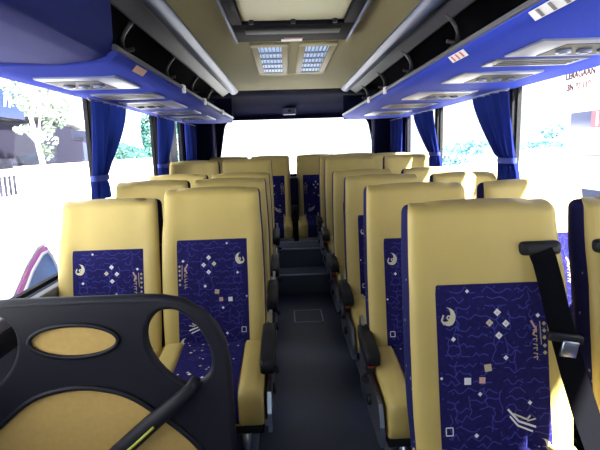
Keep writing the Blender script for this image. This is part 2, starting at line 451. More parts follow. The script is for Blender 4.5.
def ceiling_lamp(x, label):
    t = thing('ceiling_lamp', label, 'ceiling light', (x, 3.5, ZC), 'ceiling lights')
    f = MB()
    for a in ((-.115, .115, -.57, -.49), (-.115, .115, .49, .57), (-.115, -.072, -.49, .49), (.072, .115, -.49, .49)):
        f.box(a[0], a[1], a[2], a[3], -.014, 0, mat('cream_frame', (.22, .19, .10), .6), .003)
    part('frame', f, t)
    part('diffuser', MB().box(-.072, .072, -.49, .49, -.006, 0, LAMP), t, 'glowing bluish diffuser')
    l = MB()
    for i in range(6):
        q = -.06+.024*i; l.box(q-.0025, q+.0025, -.49, .49, -.016, -.006, LOUV)
    for i in range(1, 5): l.box(-.072, .072, -.49+.98*i/5-.012, -.49+.98*i/5+.012, -.015, -.006, LOUV)
    part('louvre', l, t)
ceiling_lamp(-.072, 'slim louvred ceiling light, the left-hand of the pair behind the roof hatch')
ceiling_lamp(.222, 'slim louvred ceiling light, the right-hand of the pair behind the roof hatch')
# small white box above rear window
t = thing('rear_sensor_box', 'small white box on the dark panel above the rear window', 'box', (.07, 6.01, 1.80))
part('housing', MB().box(-.08, .08, -.09, .0, -.055, .03, UNITW, .01), t); part('lens', MB().cyl((0, -.092, -.01), (0, 1, 0), .018, .01, SLOT), t)

# ------------------------------------------------------------------ curtains
def curtain(label, x, s, ytop, ytie, ybot, zt, ztie, zbot, folds=5, dep=.024):
    """s: side sign, the folds swing along x. ytop etc. are (near, far) pairs"""
    t = thing('curtain', label, 'curtain', (x, ytop[0], zbot), 'window curtains')
    rows = []; nz = 26; ny = folds*8
    for i in range(nz+1):
        z = lerp(zt, zbot, i/nz)
        if z > ztie:
            q = (zt-z)/(zt-ztie); q2 = q**1.5*(1.25-.25*q)
            a, b = lerp(ytop[0], ytie[0], q2), lerp(ytop[1], ytie[1], q2)
        else:
            q = (ztie-z)/(ztie-zbot); q = math.sin(q*math.pi/2)
            a, b = lerp(ytie[0], ybot[0], q), lerp(ytie[1], ybot[1], q)
        w = dep*(.6 if abs(z-ztie) < .02 else 1)
        r = []
        for j in range(ny+1):
            u = j/ny
            r.append((math.sin(u*folds*2*math.pi+.6*math.sin(z*5))*w+math.sin(u*17+z*3)*w*.25, lerp(a, b, u)-ytop[0], z-zbot))
        rows.append(r)
    g = MB(); g.grid(rows, CURT); part('cloth', g, t)
    pts = []
    for k in range(20):
        a = 2*math.pi*k/20; pts.append((math.cos(a)*.034, (ytie[0]+ytie[1])/2-ytop[0]+math.sin(a)*((ytie[1]-ytie[0])/2+.012), ztie-zbot))
    b = MB(); rows = [[(p[0], p[1], p[2]-.016) for p in pts], [(p[0]*1.1, p[1], p[2]) for p in pts], [(p[0], p[1], p[2]+.016) for p in pts]]
    b.grid(rows, mat('curtain_tie', (.05, .07, .30), .7), True, True); part('tieback', b, t)
    k = MB(); k.tube([(0, -.02, zt-zbot+.005), (0, ytop[1]-ytop[0]+.02, zt-zbot+.005)], .007, GREY, 6); part('curtain_rail', k, t)
_nt = CURT.node_tree; _b = _nt.nodes['Principled BSDF']; _t = _nt.nodes.new('ShaderNodeBsdfTranslucent'); _t.inputs[0].default_value = (.03, .07, .45, 1)
_m = _nt.nodes.new('ShaderNodeMixShader'); _m.inputs[0].default_value = .11
_nt.links.new(_b.outputs[0], _m.inputs[1]); _nt.links.new(_t.outputs[0], _m.inputs[2]); _nt.links.new(_m.outputs[0], _nt.nodes['Material Output'].inputs['Surface'])
XLc, XRc = -1.055, 1.295
curtain('gathered blue curtain between the two nearest left-hand windows', XLc, -1, (2.68, 3.24), (2.64, 2.82), (2.60, 2.86), 1.626, 1.20, 1.08)
curtain('gathered blue curtain beside the second left-hand window, next before the grey post', XLc, -1, (4.05, 4.62), (4.02, 4.26), (4.0, 4.3), 1.626, 1.22, 1.06)
curtain('blue curtain drawn over the rearmost left-hand window', XLc, -1, (5.16, 5.74), (5.16, 5.70), (5.16, 5.72), 1.626, 1.22, 1.0)
curtain('gathered blue curtain hanging nearest on the right-hand side, sunlit at its hem', XRc, 1, (2.78, 3.28), (2.66, 2.84), (2.60, 2.84), 1.626, 1.225, 1.10)
curtain('narrow gathered blue curtain, second along the right-hand windows', XRc, 1, (4.20, 4.78), (4.0, 4.22), (3.92, 4.22), 1.626, 1.25, 1.14)
curtain('blue curtain drawn in the rear right-hand corner', XRc, 1, (5.30, 5.82), (5.30, 5.80), (5.30, 5.80), 1.626, 1.22, 1.0)

# ------------------------------------------------------------------ seats
ZTOP = 1.153
YF_TAB = [(.30, -.165), (.44, -.150), (.60, -.118), (.75, -.092), (.92, -.060), (1.0, -.030), (1.06, -.012), (1.12, 0.), (1.153, .004)]
W_TAB = [(.30, .225), (.55, .236), (.80, .236), (.95, .232), (1.05, .226), (1.153, .222)]
DEP = .105
def yfront(z): return interp(YF_TAB, z)
def ysplit(z): return yfront(z)+.026
def yback(z): return yfront(z)+interp([(.3, .10), (.6, .135), (.95, .14), (1.15, .125)], z)
def levels():
    L = [(z, 0.) for z in (.30, .36, .42, .48, .54, .60, .66, .72, .78, .84, .90, .95, 1.0, 1.04, 1.08)]
    r = .034
    for k in range(0, 8): a = math.pi/2*k/7; L.append((ZTOP-r+r*math.sin(a), a))
    return L
def leather_mesh():
    g = MB(); rows = []
    for z, a in levels():
        zz = min(z, 1.10); w = interp(W_TAB, z)-.013*(1-math.cos(a))
        f, sp, bk = yfront(z), ysplit(z), yback(z)
        mid = lerp(f, bk, .55); q = 1-math.cos(a)
        f = lerp(f, mid, q); sp = lerp(sp, mid+.001, q)
        dip = .010*(1-q) if z < .95 else .002
        crown = .007*math.sin(a)
        r = []
        d = sp-f
        for (xx, yy) in ((-w, 1), (-w-.001, .78), (-w+.006, .36), (-w+.018, .10), (-w+.036, 0), (-w+.060, 0)): r.append((xx, f+d*yy, z))
        for xx in (-.155, -.10, -.05, 0, .05, .10, .155): r.append((xx, f+dip, z+crown*(1-(xx/.2)**2)*(1 if a > 0 else 0)))
        for (xx, yy) in ((w-.060, 0), (w-.036, 0), (w-.018, .10), (w-.006, .36), (w+.001, .78), (w, 1)): r.append((xx, f+d*yy, z))
        rows.append(r)
    vs = g.grid(rows, LEATHER)
    # wrap over the top, down to the back edge
    top = rows[-1]
    g.cap(vs[0][::-1], LEATHER)
    return g.mesh('backrest')
def shell_mesh():
    g = MB(); rows = []
    for z, a in levels():
        w = interp(W_TAB, z)-.013*(1-math.cos(a)); f, sp, bk = yfront(z), ysplit(z), yback(z)
        mid = lerp(f, bk, .55); q = 1-math.cos(a); bk = lerp(bk, mid+.002, q); sp = lerp(sp, mid, q)
        d = bk-sp; r = []
        for (xx, yy) in ((-w, 0), (-w-.003, .25), (-w-.004, .55), (-w+.001, .82), (-w+.022, .97), (-w+.07, 1), (0, 1.03), (w-.07, 1), (w-.022, .97), (w-.001, .82), (w+.004, .55), (w+.003, .25), (w, 0)):
            r.append((xx, sp+d*yy, z+((.007*max(0, 1-(xx/.16)**2)-.005)*math.sin(a) if a > 0 else 0)))
        rows.append(r)
    vs = g.grid(rows, SHELL); g.cap(vs[0], SHELL); g.cap(vs[-1], SHELL)
    return g.mesh('back_shell')
PW, PZ0, PZ1 = .163, .40, .922
def panel_mesh(mir):
    rnd = random.Random(11)
    g = MB(); s = -1 if mir else 1
    rows = []
    for i in range(13):
        z = lerp(PZ0, PZ1, i/12)
        rows.append([(lerp(-PW, PW, j/10), yfront(z)+.0055, z) for j in range(11)])
    g.grid(rows, FABRIC)
    g.grid([[(x, yfront(PZ1)+.0055, PZ1) for x in (-PW, 0, PW)], [(x, yfront(PZ1)+.013, PZ1+.004) for x in (-PW, 0, PW)]], FABRIC)
    lay = [.0]
    def pt(x, z, e=.0018): return (s*x, yfront(z)+.0055-e, z)
    def poly(pts, m, e=.0024):
        g.quad([pt(max(-PW+.001, min(PW-.001, x)), max(PZ0+.001, min(PZ1-.001, z)), e) for x, z in pts], m)
    def diamond(x, z, r, m, rot=0.):
        poly([(x+r*math.cos(rot+k*math.pi/2), z+r*math.sin(rot+k*math.pi/2)) for k in range(4)], m)
    def stroke(pts, w, m, e=.0024):
        for (a, b), (c, d) in zip(pts, pts[1:]):
            l = math.hypot(c-a, d-b) or 1e-6; nx, nz = -(d-b)/l*w/2, (c-a)/l*w/2
            poly([(a+nx, b+nz), (c+nx, d+nz), (c-nx, d-nz), (a-nx, b-nz)], m, e)
    # jagged wandering lines
    z = PZ0+.012
    while z < PZ1-.01:
        x = -PW+rnd.uniform(0, .05); zz = z
        while x < PW-.02:
            pts = [(x, zz)]
            for _ in range(rnd.randint(3, 7)):
                x += rnd.uniform(.008, .018); zz = z+rnd.uniform(-.012, .012); pts.append((min(x, PW), zz))
            stroke(pts, .0028, M_WAVE, .0012); x += rnd.uniform(.004, .045)
        z += .026
    for _ in range(22):
        x = rnd.uniform(-PW+.02, PW-.02); z = rnd.uniform(PZ0+.08, PZ1-.02)
        pts = [(x, z)]
        for _ in range(4): z -= rnd.uniform(.01, .02); pts.append((x+rnd.uniform(-.008, .008), z))
        stroke(pts, .0028, M_WAVE, .0014)
    def swirl(x, z, k=1.):
        # crescent with a curled eye
        n = 12; P = []
        for j in range(n+1):
            a = math.radians(100-j*250/n); P.append((x+.021*k*math.cos(a)*1.0, z+.026*k*math.sin(a)))
        Q = []
        for j in range(n+1):
            a = math.radians(100-j*250/n); w_ = 1-.62*math.sin(math.pi*j/n); Q.append((x-.002*k+.019*k*math.cos(a)*w_, z+.003*k+.025*k*math.sin(a)*w_))
        for j in range(n): poly([P[j], P[j+1], Q[j+1], Q[j]], M_CREAM)
        for j in range(6):
            a, b = math.radians(j*60), math.radians(j*60+60); r0, r1 = .003*k, .0075*k
            cx, cz = x+.001*k, z-.002*k
            poly([(cx+r1*math.cos(a), cz+r1*math.sin(a)), (cx+r1*math.cos(b), cz+r1*math.sin(b)), (cx+r0*math.cos(b), cz+r0*math.sin(b)), (cx+r0*math.cos(a), cz+r0*math.sin(a))], M_CREAM)
        stroke([(x-.014*k, z+.006*k), (x-.020*k, z-.010*k), (x-.012*k, z-.022*k)], .005*k, M_CREAM)
    C = .600
    swirl(.468-C+.004, .834); swirl(.748-C-.012, .452)
    for (x, z) in ((.616, .842), (.592, .813), (.640, .809), (.618, .776)):
        diamond(x-C, z, .0112, M_CREAM if x < .61 else M_WHITE); diamond(x-C, z, .004, M_PINK)
    for (x, z, r) in ((.484, .770, .0085), (.636, .712, .009), (.735, .829, .008), (.701, .581, .008), (.556, .611, .008), (.54, .495, .008), (.653, .432, .008), (.53, .905, .007), (.445, .66, .006)):
        diamond(x-C, z, r*.85, M_WHITE)
    for (x, z, r, m, a) in ((.582, .685, .0145, M_TAN, .9), (.521, .649, .0140, M_WHITE, .75), (.564, .650, .0125, M_PINK, .72)): diamond(x-C, z, r, m, a)
    # feather
    stroke([(.635-C, .565), (.665-C, .53), (.715-C, .512)], .006, M_WHITE)
    stroke([(.64-C, .545), (.662-C, .518), (.705-C, .500)], .005, M_WHITE)
    stroke([(.65-C, .552), (.69-C, .534), (.70-C, .545)], .005, M_CREAM); stroke([(.69-C, .530), (.715-C, .535)], .004, M_CREAM)
    # upright column of woven characters
    xx = .724-C
    for k in range(8):
        z = .80-k*.013
        stroke([(xx-.006, z), (xx+.006, z+.003*((k % 2)*2-1)), (xx+.004, z-.007)], .0028, M_TAN)
    stroke([(xx-.01, .815), (xx+.004, .79), (xx-.006, .775)], .006, M_PINK)
    for k, z in enumerate((.805, .785, .765, .742, .722)):
        diamond(xx+.028, z, .0065, M_TAN)
    stroke([(xx+.016, .812), (xx+.018, .745)], .0025, M_TAN)
    # open square
    q = .462-C; stroke([(q-.01, .52), (q+.01, .52), (q+.01, .498), (q-.01, .498), (q-.01, .52)], .003, M_WHITE)
    return g.mesh('fabric_panel')
def rbox(g, x0, x1, y0, y1, z0, z1, m, r, seg=4): g.box(x0, x1, y0, y1, z0, z1, m, r, seg)
def cushion_mesh():
    g = MB()
    rows = []
    # side-view profile swept across x with raised bolsters
    xs = [-.238, -.236, -.226, -.205, -.175, -.148, -.142, 0, .142, .148, .175, .205, .226, .236, .238]
    up = [-.040, -.022, -.007, 0, .002, 0, -.010, -.010, -.010, 0, .002, 0, -.007, -.022, -.040]
    inn = [.012, .006, .002, 0, 0, 0, .006, .006, .006, 0, 0, 0, .002, .006, .012]
    prof = [(-.10, .462, 0), (-.20, .452, 0), (-.32, .437, 0), (-.43, .425, 0), (-.49, .418, .15), (-.515, .405, .5), (-.527, .385, 1), (-.530, .35, 1), (-.528, .30, 1), (-.520, .265, 1), (-.50, .25, 1)]
    for (y, z, k) in prof:
        rows.append([(x, y+i*k*1.5, z+(u if k < .9 else u*(.3 if z > .38 else 0))) for x, u, i in zip(xs, up, inn)])
    vs = g.grid(rows, LEATHER)
    # sides and bottom
    bot = [[(x, y, .25) for x in (-.232, .232)] for y in (-.50, -.10)]
    for e in (0, -1):
        col_ = [rows[i][e] for i in range(len(rows))]
        g.quad([*col_, (col_[0][0], -.10, .25)], LEATHER)
    g.grid(bot, LEATHER, False)
    return g.mesh('seat_cushion')
def cushion_fabric_mesh():
    g = MB(); rows = []
    for (y, z) in ((-.135, .4565), (-.20, .4485), (-.32, .4335), (-.43, .4205), (-.485, .4135), (-.508, .399), (-.5205, .380), (-.5245, .345), (-.522, .30), (-.514, .268)):
        rows.append([(x, y, z) for x in (-.139, -.07, 0, .07, .139)])
    g.grid(rows, FABRIC)
    rnd = random.Random(5)
    for _ in range(26):
        x, y = rnd.uniform(-.12, .12), rnd.uniform(-.46, -.15); z = interp([(-.485, .4135), (-.43, .4205), (-.32, .4335), (-.20, .4485), (-.135, .4565)], y)+.0012
        r = rnd.uniform(.005, .009); g.quad([(x-r, y, z), (x, y-r, z), (x+r, y, z), (x, y+r, z)], rnd.choice([M_WHITE, M_CREAM, M_TAN]))
    for _ in range(30):
        x, y = rnd.uniform(-.12, .08), rnd.uniform(-.46, -.15)
        for q in range(4):
            x2, y2 = x+.012, y+rnd.uniform(-.010, .010)
            za = interp([(-.485, .4135), (-.43, .4205), (-.32, .4335), (-.20, .4485), (-.135, .4565)], y)+.0009; zb_ = interp([(-.485, .4135), (-.43, .4205), (-.32, .4335), (-.20, .4485), (-.135, .4565)], y2)+.0009
            g.quad([(x, y-.0014, za), (x2, y2-.0014, zb_), (x2, y2+.0014, zb_), (x, y+.0014, za)], M_WAVE); x, y = x2, y2
    return g.mesh('cushion_fabric')
def frame_mesh():
    g = MB(); g.box(-.235, .235, -.49, .0, .205, .25, PLASTIC, .008)
    g.box(-.20, .20, -.06, .0, .25, .31, PLASTIC, .006)
    return g.mesh('frame')
def leg_mesh(x):
    g = MB(); g.tube([(x, -.44, .207), (x, -.42, .015)], .020, STEEL, 10); g.tube([(x, -.10, .207), (x, -.16, .015)], .018, STEEL, 10)
    g.box(x-.03, x+.03, -.47, -.10, 0, .016, STEEL, .004); return g.mesh('leg')
def armrest_mesh(s):
    g = MB(); rows = []
    for (y, zt, zb_, w) in ((-.425, .478, .462, .022), (-.42, .494, .447, .028), (-.40, .502, .443, .030), (-.30, .508, .448, .031), (-.18, .520, .462, .031), (-.085, .534, .478, .029), (-.07, .528, .490, .022)):
        c = s*.256; y = y-.045 if s > 0 else -.07+(y+.07)*.72+.015; r = .011; pts = []
        for (cx, cz, a0) in ((c+w-r, zt-r, 0), (c-w+r, zt-r, 90), (c-w+r, zb_+r, 180), (c+w-r, zb_+r, 270)):
            for k in range(4): a = math.radians(a0+30*k); pts.append((cx+min(r, w)*math.cos(a), y, cz+min(r, (zt-zb_)/2)*math.sin(a)))
        rows.append(pts)
    vs = g.grid(rows, PLASTIC, True, True); g.cap(vs[0], PLASTIC); g.cap(vs[-1][::-1], PLASTIC)
    return g.mesh('armrest')
def sideplate_mesh(s):
    g = MB(); a, b = sorted((s*.252, s*.268))
    pl = [(-.505, .22), (-.505, .30), (-.47, .375), (-.30, .395), (-.16, .42), (-.10, .50), (-.055, .56), (-.02, .56), (.0, .46), (-.03, .24), (-.05, .21)]
    g.prism(pl, lambda u, v, d: (d, u, v), a, b, STEEL)
    g.cyl((s*.262, -.075, .49), (1, 0, 0), .030, .030, PLASTIC, 14); g.cyl((s*.272, -.30, .30), (1, 0, 0), .022, .018, PLASTIC, 12)
    g.box(min(s*.236, s*.254), max(s*.236, s*.254), -.45, -.05, .215, .245, STEEL)
    return g.mesh('side_plate')
def lever_mesh(s):
    g = MB(); g.tube([(s*.268, -.20, .36), (s*.285, -.23, .36), (s*.288, -.30, .375)], .010, PLASTIC, 8); return g.mesh('recline_lever')
def buckle_mesh(s):
    g = MB(); r = Matrix.Rotation(-.35, 3, 'X')
    g.box(s*.262-.016, s*.262+.016, -.275, -.235, .395, .475, PLASTIC, .006, 2)
    return g.mesh('buckle')
def button_mesh(s):
    g = MB(); g.box(s*.262-.011, s*.262+.011, -.279, -.268, .425, .468, RED, .002); return g.mesh('button')
def guide_mesh(s):
    g = MB(); x = s*.158; z = 1.018; y = yfront(z)
    r = Matrix.Rotation(-s*.0, 3, 'Y')
    g.box(x-.062, x+.062, y-.016, y+.02, z-.021, z+.021, PLASTIC, .0155, 4)
    g.box(x-.042, x+.042, y-.0185, y-.013, z-.010, z+.008, SLOT, .002)
    return g.mesh('belt_guide')
def strap_mesh(s):
    g = MB(); w = .033; path = [(.150, 1.012, .020), (.153, .99, .030), (.160, .93, .032), (.170, .85, .040), (.180, .78, .050), (.190, .70, .068), (.200, .60, .105), (.206, .50, .165), (.207, .44, .21)]
    if s < 0: path = [(.150+(x-.150)*.5, z, o_) for x, z, o_ in path]
    rows = []; rows2 = []
    for x, z, off in path:
        y = yfront(z)-off; tilt = .10
        a = (s*x-w, y, z-s*.012); b = (s*x+w, y, z+s*.012)
        rows.append([a, ((a[0]+b[0])/2, y-.001, z), b]); rows2.append([(p[0], p[1]+.003, p[2]) for p in rows[-1]])
    g.grid(rows, WEB); g.grid(rows2, WEB); return g.mesh('shoulder_strap')
def tongue_mesh(s):
    g = MB(); x, z = s*(.176 if s > 0 else .165), .785; y = yfront(z)-.056
    rot = Matrix.Rotation(s*.18, 3, 'Y')
    g.box(x-.050, x+.050, y-.014, y+.006, z-.010, z+.014, PLASTIC, .005, 2, rot)
    g.box(x-.016, x+.030, y-.020, y-.010, z-.050, z-.004, STEEL, .003, 2, rot)
    return g.mesh('belt_tongue')
cache = {}
def cm(key, fn):
    if key not in cache: cache[key] = fn()
    return cache[key]
def seat(x, y, z, label, arm=0, belt=0, mir=False, legs=True, group='passenger seats', legx=.16):
    t = thing('bus_seat', label, 'seat', (x, y, z), group)
    link('backrest', cm('bk', leather_mesh), t, 'yellow leather'); link('back_shell', cm('sh', shell_mesh), t, 'dark blue speckled fabric back')
    link('fabric_panel', cm(('pn', mir), lambda: panel_mesh(mir)), t, 'blue fabric with cream motifs')
    c = link('seat_cushion', cm('cu', cushion_mesh), t); link('cushion_fabric', cm('cf', cushion_fabric_mesh), c, 'blue patterned fabric inset')
    if legs:
        link('frame', cm('fr', frame_mesh), t)
        link('leg', cm(('lg', legx), lambda: leg_mesh(legx)), t); link('leg', cm(('lg', -legx), lambda: leg_mesh(-legx)), t)
    if arm:
        link('armrest', cm(('ar', arm), lambda: armrest_mesh(arm)), t, 'black padded armrest')
        p = link('side_plate', cm(('sp', arm), lambda: sideplate_mesh(arm)), t, 'steel side plate'); link('recline_lever', cm(('lv', arm), lambda: lever_mesh(arm)), p)
        b = link('buckle', cm(('bu', arm), lambda: buckle_mesh(arm)), t); link('button', cm(('bt', arm), lambda: button_mesh(arm)), b, 'red release button')
    if belt:
        link('belt_guide', cm(('bg', belt), lambda: guide_mesh(belt)), t)
        st = link('shoulder_strap', cm(('st', belt), lambda: strap_mesh(belt)), t, 'black shoulder strap')
        link('belt_tongue', cm(('to', belt), lambda: tongue_mesh(belt)), st)
    return t
RA, RW, LA, LW = .585, 1.124, -.357, -.840
ordn = ['nearest', 'second', 'third', 'fourth', 'fifth', 'rearmost']
GR, GL = 'seats right of the aisle', 'seats left of the aisle'
ry = [1.37, 2.10, 2.85, 3.58, 4.28, 4.96]
for i, y in enumerate(ry):
    z = 0 if i < 4 else .09 if i == 4 else .10
    lbl = ['large yellow and blue aisle seat in the right foreground with a black shoulder belt',
           'yellow and blue aisle seat directly behind the right foreground seat, red buckle at its side',
           'third yellow aisle seat from the front on the right of the aisle',
           'fourth yellow aisle seat from the front on the right of the aisle',
           'fifth aisle seat on the right of the aisle, on the low platform beside the steps',
           'sixth aisle seat on the right of the aisle, just before the back bench'][i]
    seat(RA, y, z, lbl, -1 if i else 0, 1 if i == 0 else 0, i % 2 == 1 and i > 1, i < 5, GR)
    lbl = ['window seat at the right picture edge with belt guide, beside the foreground belted seat',
           'second right-hand window seat, its dark rounded back edge showing above the belted foreground seat',
           'third right-hand window seat from the front, only its dark back edge and sunlit top showing',
           'fourth right-hand window seat from the front, sunlit',
           'fifth right-hand window seat from the front, sunlit, on the low platform',
           'last right-hand window seat before the back bench'][i]
    seat(RW, y, z, lbl, 0, -1 if i == 0 else 0, i % 2 == 0, i < 5, GR, .15)
ly = [2.23, 2.96, 3.68, 4.38]
for i, y in enumerate(ly):
    z = 0 if i < 3 else .09
    seat(LA, y, z, ['large yellow and blue aisle seat directly behind the black partition', 'second aisle seat from the front on the left of the aisle',
                    'third aisle seat from the front on the left of the aisle', 'last left-hand aisle seat before the back bench, beside the steps'][i], 1, 0, True, True, GL)
    w = seat(LW, y, z, ['front left window seat behind the partition, against the bright window', 'second window seat on the left, its greyish top above the front pair',
                    'third window seat on the left with a sunlit yellow top', 'last left-hand window seat before the back bench'][i], 0, 0, i % 2 == 1, True, GL, .15)
    if i == 0: w.scale.z = .965
for i, x in enumerate((-.668, -.182, .36, .846)):
    seat(x, 5.60, .10, ['back bench seat at the left end under the rear window', 'back bench seat facing the aisle, just left of the hanging belt',
                        'back bench seat facing the aisle, just right of the hanging belt', 'back bench seat at the right end under the rear window'][i], 0, 0, i % 2 == 0, False, 'back bench seats')
# hanging lap belt between the middle back seats
t = thing('lap_belt', 'black lap belt hanging between the two middle back bench seats', 'seat belt', (.09, 5.22, .362))
g = MB(); rows = []
for (y, z, w) in ((.34, .62, .022), (.22, .54, .022), (.12, .42, .024), (.02, .33, .024), (-.14, .255, .024), (-.30, .245, .024), (-.325, .20, .024), (-.33, .0, .024)):
    rows.append([(-w, y, z), (w, y, z)])
rows2 = [[(p[0], p[1]+.004, p[2]+.004) for p in r] for r in rows]
g.grid(rows, WEB); g.grid(rows2, WEB); part('strap', g, t)
part('buckle', MB().box(-.035, .035, -.06, .04, .27, .345, PLASTIC, .01), t)
# dark base between the back seats
struct('trim_13', MB().box(.048, .132, 5.30, 5.72, .36, 1.0, NAVY, .01), 'dark filler between the middle back bench seats', 'trim')

# ------------------------------------------------------------------ partition behind the driver
PY = 1.40
t = thing('partition_screen', 'black moulded partition with yellow oval and yellow lower panel behind the driver', 'partition', (-.64, PY, 0))
half = [(0, .906), (.20, .906), (.26, .903), (.32, .890), (.376, .853), (.414, .809), (.436, .756), (.446, .68), (.448, .5), (.448, .02)]
half = [(u*.968, v-.016) for u, v in half]
outer = [(u, v) for u, v in half] + [(-u, v) for u, v in reversed(half[1:])]
hole = [(-.445, .792), (-.432, .833), (-.399, .867), (-.35, .869), (-.309, .841), (-.273, .791), (-.249, .725), (-.25, .665), (-.277, .623), (-.319, .604), (-.368, .627), (-.414, .679), (-.44, .736)]
def smooth_loop(P, n=4):
    out = []
    N = len(P)
    for i in range(N):
        p0, p1, p2, p3 = P[i-1], P[i], P[(i+1) % N], P[(i+2) % N]
        for k in range(n):
            q = k/n
            out.append(tuple(.5*(2*p1[d]+(p2[d]-p0[d])*q+(2*p0[d]-5*p1[d]+4*p2[d]-p3[d])*q*q+(3*p1[d]-p0[d]-3*p2[d]+p3[d])*q**3) for d in (0, 1)))
    return out
hR = smooth_loop([((u+.345)*1.10-.345+.64, (v-.74)*1.02+.737) for u, v in hole]); hL = [(-u, v) for u, v in reversed(hR)]
ov = [(-.022+.134*math.cos(2*math.pi*k/40), .773+.052*math.sin(2*math.pi*k/40)) for k in range(40)]
ar = [(0, .622), (.10, .607), (.17, .575), (.238, .520), (.30, .465), (.345, .415), (.375, .365), (.39, .30), (.392, .20), (.385, .12)]
ar2 = smooth_loop([(u-.02, v) for u, v in ar] + [(-u-.02, v) for u, v in reversed(ar[1:])], 3)
fnP = lambda u, v, d: (u, d, v)
part('frame', MB().plate(outer, [hR, hL, ov, ar2], fnP, -.0165, .0165, PARTM), t)
part('edge_rim', MB().tube([(u, 0, v) for u, v in outer], .018, PARTM, 10, True), t)
for h in (hR, hL): part('loop_rim', MB().tube([(u, 0, v) for u, v in h], .0145, PARTM, 10, True), t)
part('oval_panel', MB().prism(ov, fnP, -.012, .012, LEATHER2), t, 'ochre oval inset')
part('oval_rim', MB().tube([(u, -.020, v) for u, v in ov], .007, PARTM, 6, True), t)
part('lower_panel', MB().prism(ar2, fnP, -.012, .012, LEATHER2), t, 'ochre lower panel')
part('panel_rim', MB().tube([(u, -.020, v) for u, v in ar2], .009, PARTM, 6, True), t)
d = part('grab_bar', MB().tube([(-.16, -.075, .20), (.02, -.070, .355), (.105, -.066, .432), (.20, -.06, .513), (.285, -.052, .580), (.325, -.035, .612), (.338, -.01, .628)], [.028, .029, .029, .028, .024, .020, .018], PARTM, 12), t, 'diagonal black bar')
part('stripe', MB().tube([(.125, -.0975, .442), (.172, -.0955, .481), (.218, -.092, .521)], .0042, LIME, 8), d, 'lime yellow stripe')

# ------------------------------------------------------------------ outside
struct('ground', MB().box(-60, 60, -30, 80, -1.0, -.9, CONC), 'pale sunlit paving outside the bus', 'ground')
def leaves(g, c, r, n, m, size, rnd, sq=(1, 1, 1)):
    for _ in range(n):
        while True:
            p = Vector((rnd.uniform(-1, 1), rnd.uniform(-1, 1), rnd.uniform(-1, 1)))
            if p.length < 1: break
        p = p.normalized()*(p.length**.5)
        q = Vector(c)+Vector((p.x*r*sq[0], p.y*r*sq[1], p.z*r*sq[2]))
        a = Vector((rnd.gauss(0, 1), rnd.gauss(0, 1), rnd.gauss(0, 1))).normalized(); b = a.orthogonal().normalized()
        s_ = size*rnd.uniform(.6, 1.3)
        g.quad([q-a*s_, q+b*s_*.6, q+a*s_, q-b*s_*.6], m)
def tree(loc, label, trunk, crowns, m, size, bark=BARK, r0=.09, cat='tree', name='tree', group=None):
    rnd = random.Random(int(loc[1]*10))
    t = thing(name, label, cat, loc, group)
    g = MB(); g.tube(trunk, [r0*(1-.6*i/(len(trunk)-1)) for i in range(len(trunk))], bark, 8)
    for c, r, n, sq in crowns[:4]: g.tube([trunk[len(trunk)//2], tuple(c)], [r0*.4, r0*.15], bark, 6)
    part('trunk', g, t)
    g = MB()
    for c, r, n, sq in crowns: leaves(g, c, r, n, m, size, rnd, sq)
    part('foliage', g, t)
    return t
tree((-7.0, 14.0, -.9), 'slender tree with bleached sunlit leaves in front of the dark shop building', [(0, 0, 0), (.0, 0, 1.9), (-.05, -.1, 2.6), (-.05, -.3, 3.3), (0, 0, 4.0)],
     [((.05, .30, 4.05), .95, 900, (1, 1.1, .72)), ((0, -.85, 2.95), .22, 60, (1, 1.4, .6)), ((.05, .25, 2.75), .30, 90, (1, .7, 1.3)), ((0, .95, 3.35), .35, 90, (1, .9, .9)), ((0, .3, 2.3), .15, 26, (1, .8, 1.1))], LEAFW, .075, mat('white_bark', (.8, .78, .78), .9), .10)
tree((-9.0, 28.2, -.9), 'low dark green bush seen through the second left-hand window', [(0, 0, 0), (0, 0, 1.2), (0, 0, 1.8)], [((0, .3, 2.0), 1.1, 420, (.8, 1.2, .6)), ((0, -1.4, 2.3), .8, 220, (.7, 1, .65))], LEAFG, .13, cat='bush', name='bush', group='greenery outside')
tree((-9.0, 32.5, -.9), 'tall green tree seen beyond the second left-hand window', [(0, 0, 0), (0, 0, 2.5), (0, 0, 4.4)], [((0, 0, 3.4), 1.9, 420, (.28, .32, 1.0)), ((.1, .4, 1.8), .9, 160, (.4, .5, 1))], LEAFG, .17, group='greenery outside')
tree((-9.5, 43, -.9), 'distant green tree seen beside the grey window post', [(0, 0, 0), (0, 0, 2.5), (0, 0, 4.4)], [((0, 0, 3.2), 2.6, 900, (1, 1.3, 1.0))], LEAFG, .25, group='greenery outside')
tree((8.0, 15.2, -.9), 'pale teal clipped hedge outside the nearest right-hand window', [(0, 0, 0), (0, 0, 1.2), (0, 0, 2.0)], [((0, .2, 2.12), 1.0, 260, (1, 1.5, .10)), ((0, -1.2, 2.5), .35, 60, (1, 1, .6))], LEAFT, .10, mat('white_stem', (.85, .85, .85), .9), .03, 'hedge', 'hedge')
tree((8.0, 21.3, -.9), 'pale teal bush outside between the two right-hand curtains', [(0, 0, 0), (0, 0, 1.2), (0, 0, 2.0)], [((0, -.3, 2.0), .9, 240, (1, 1.6, .32)), ((0, 1.2, 1.45), .7, 140, (1, 1.2, .35)), ((0, -1.6, 2.2), .5, 60, (1, 1.2, .25))], LEAFT, .13, mat('white_stem2', (.85, .85, .85), .9), .03, 'bush', 'bush')
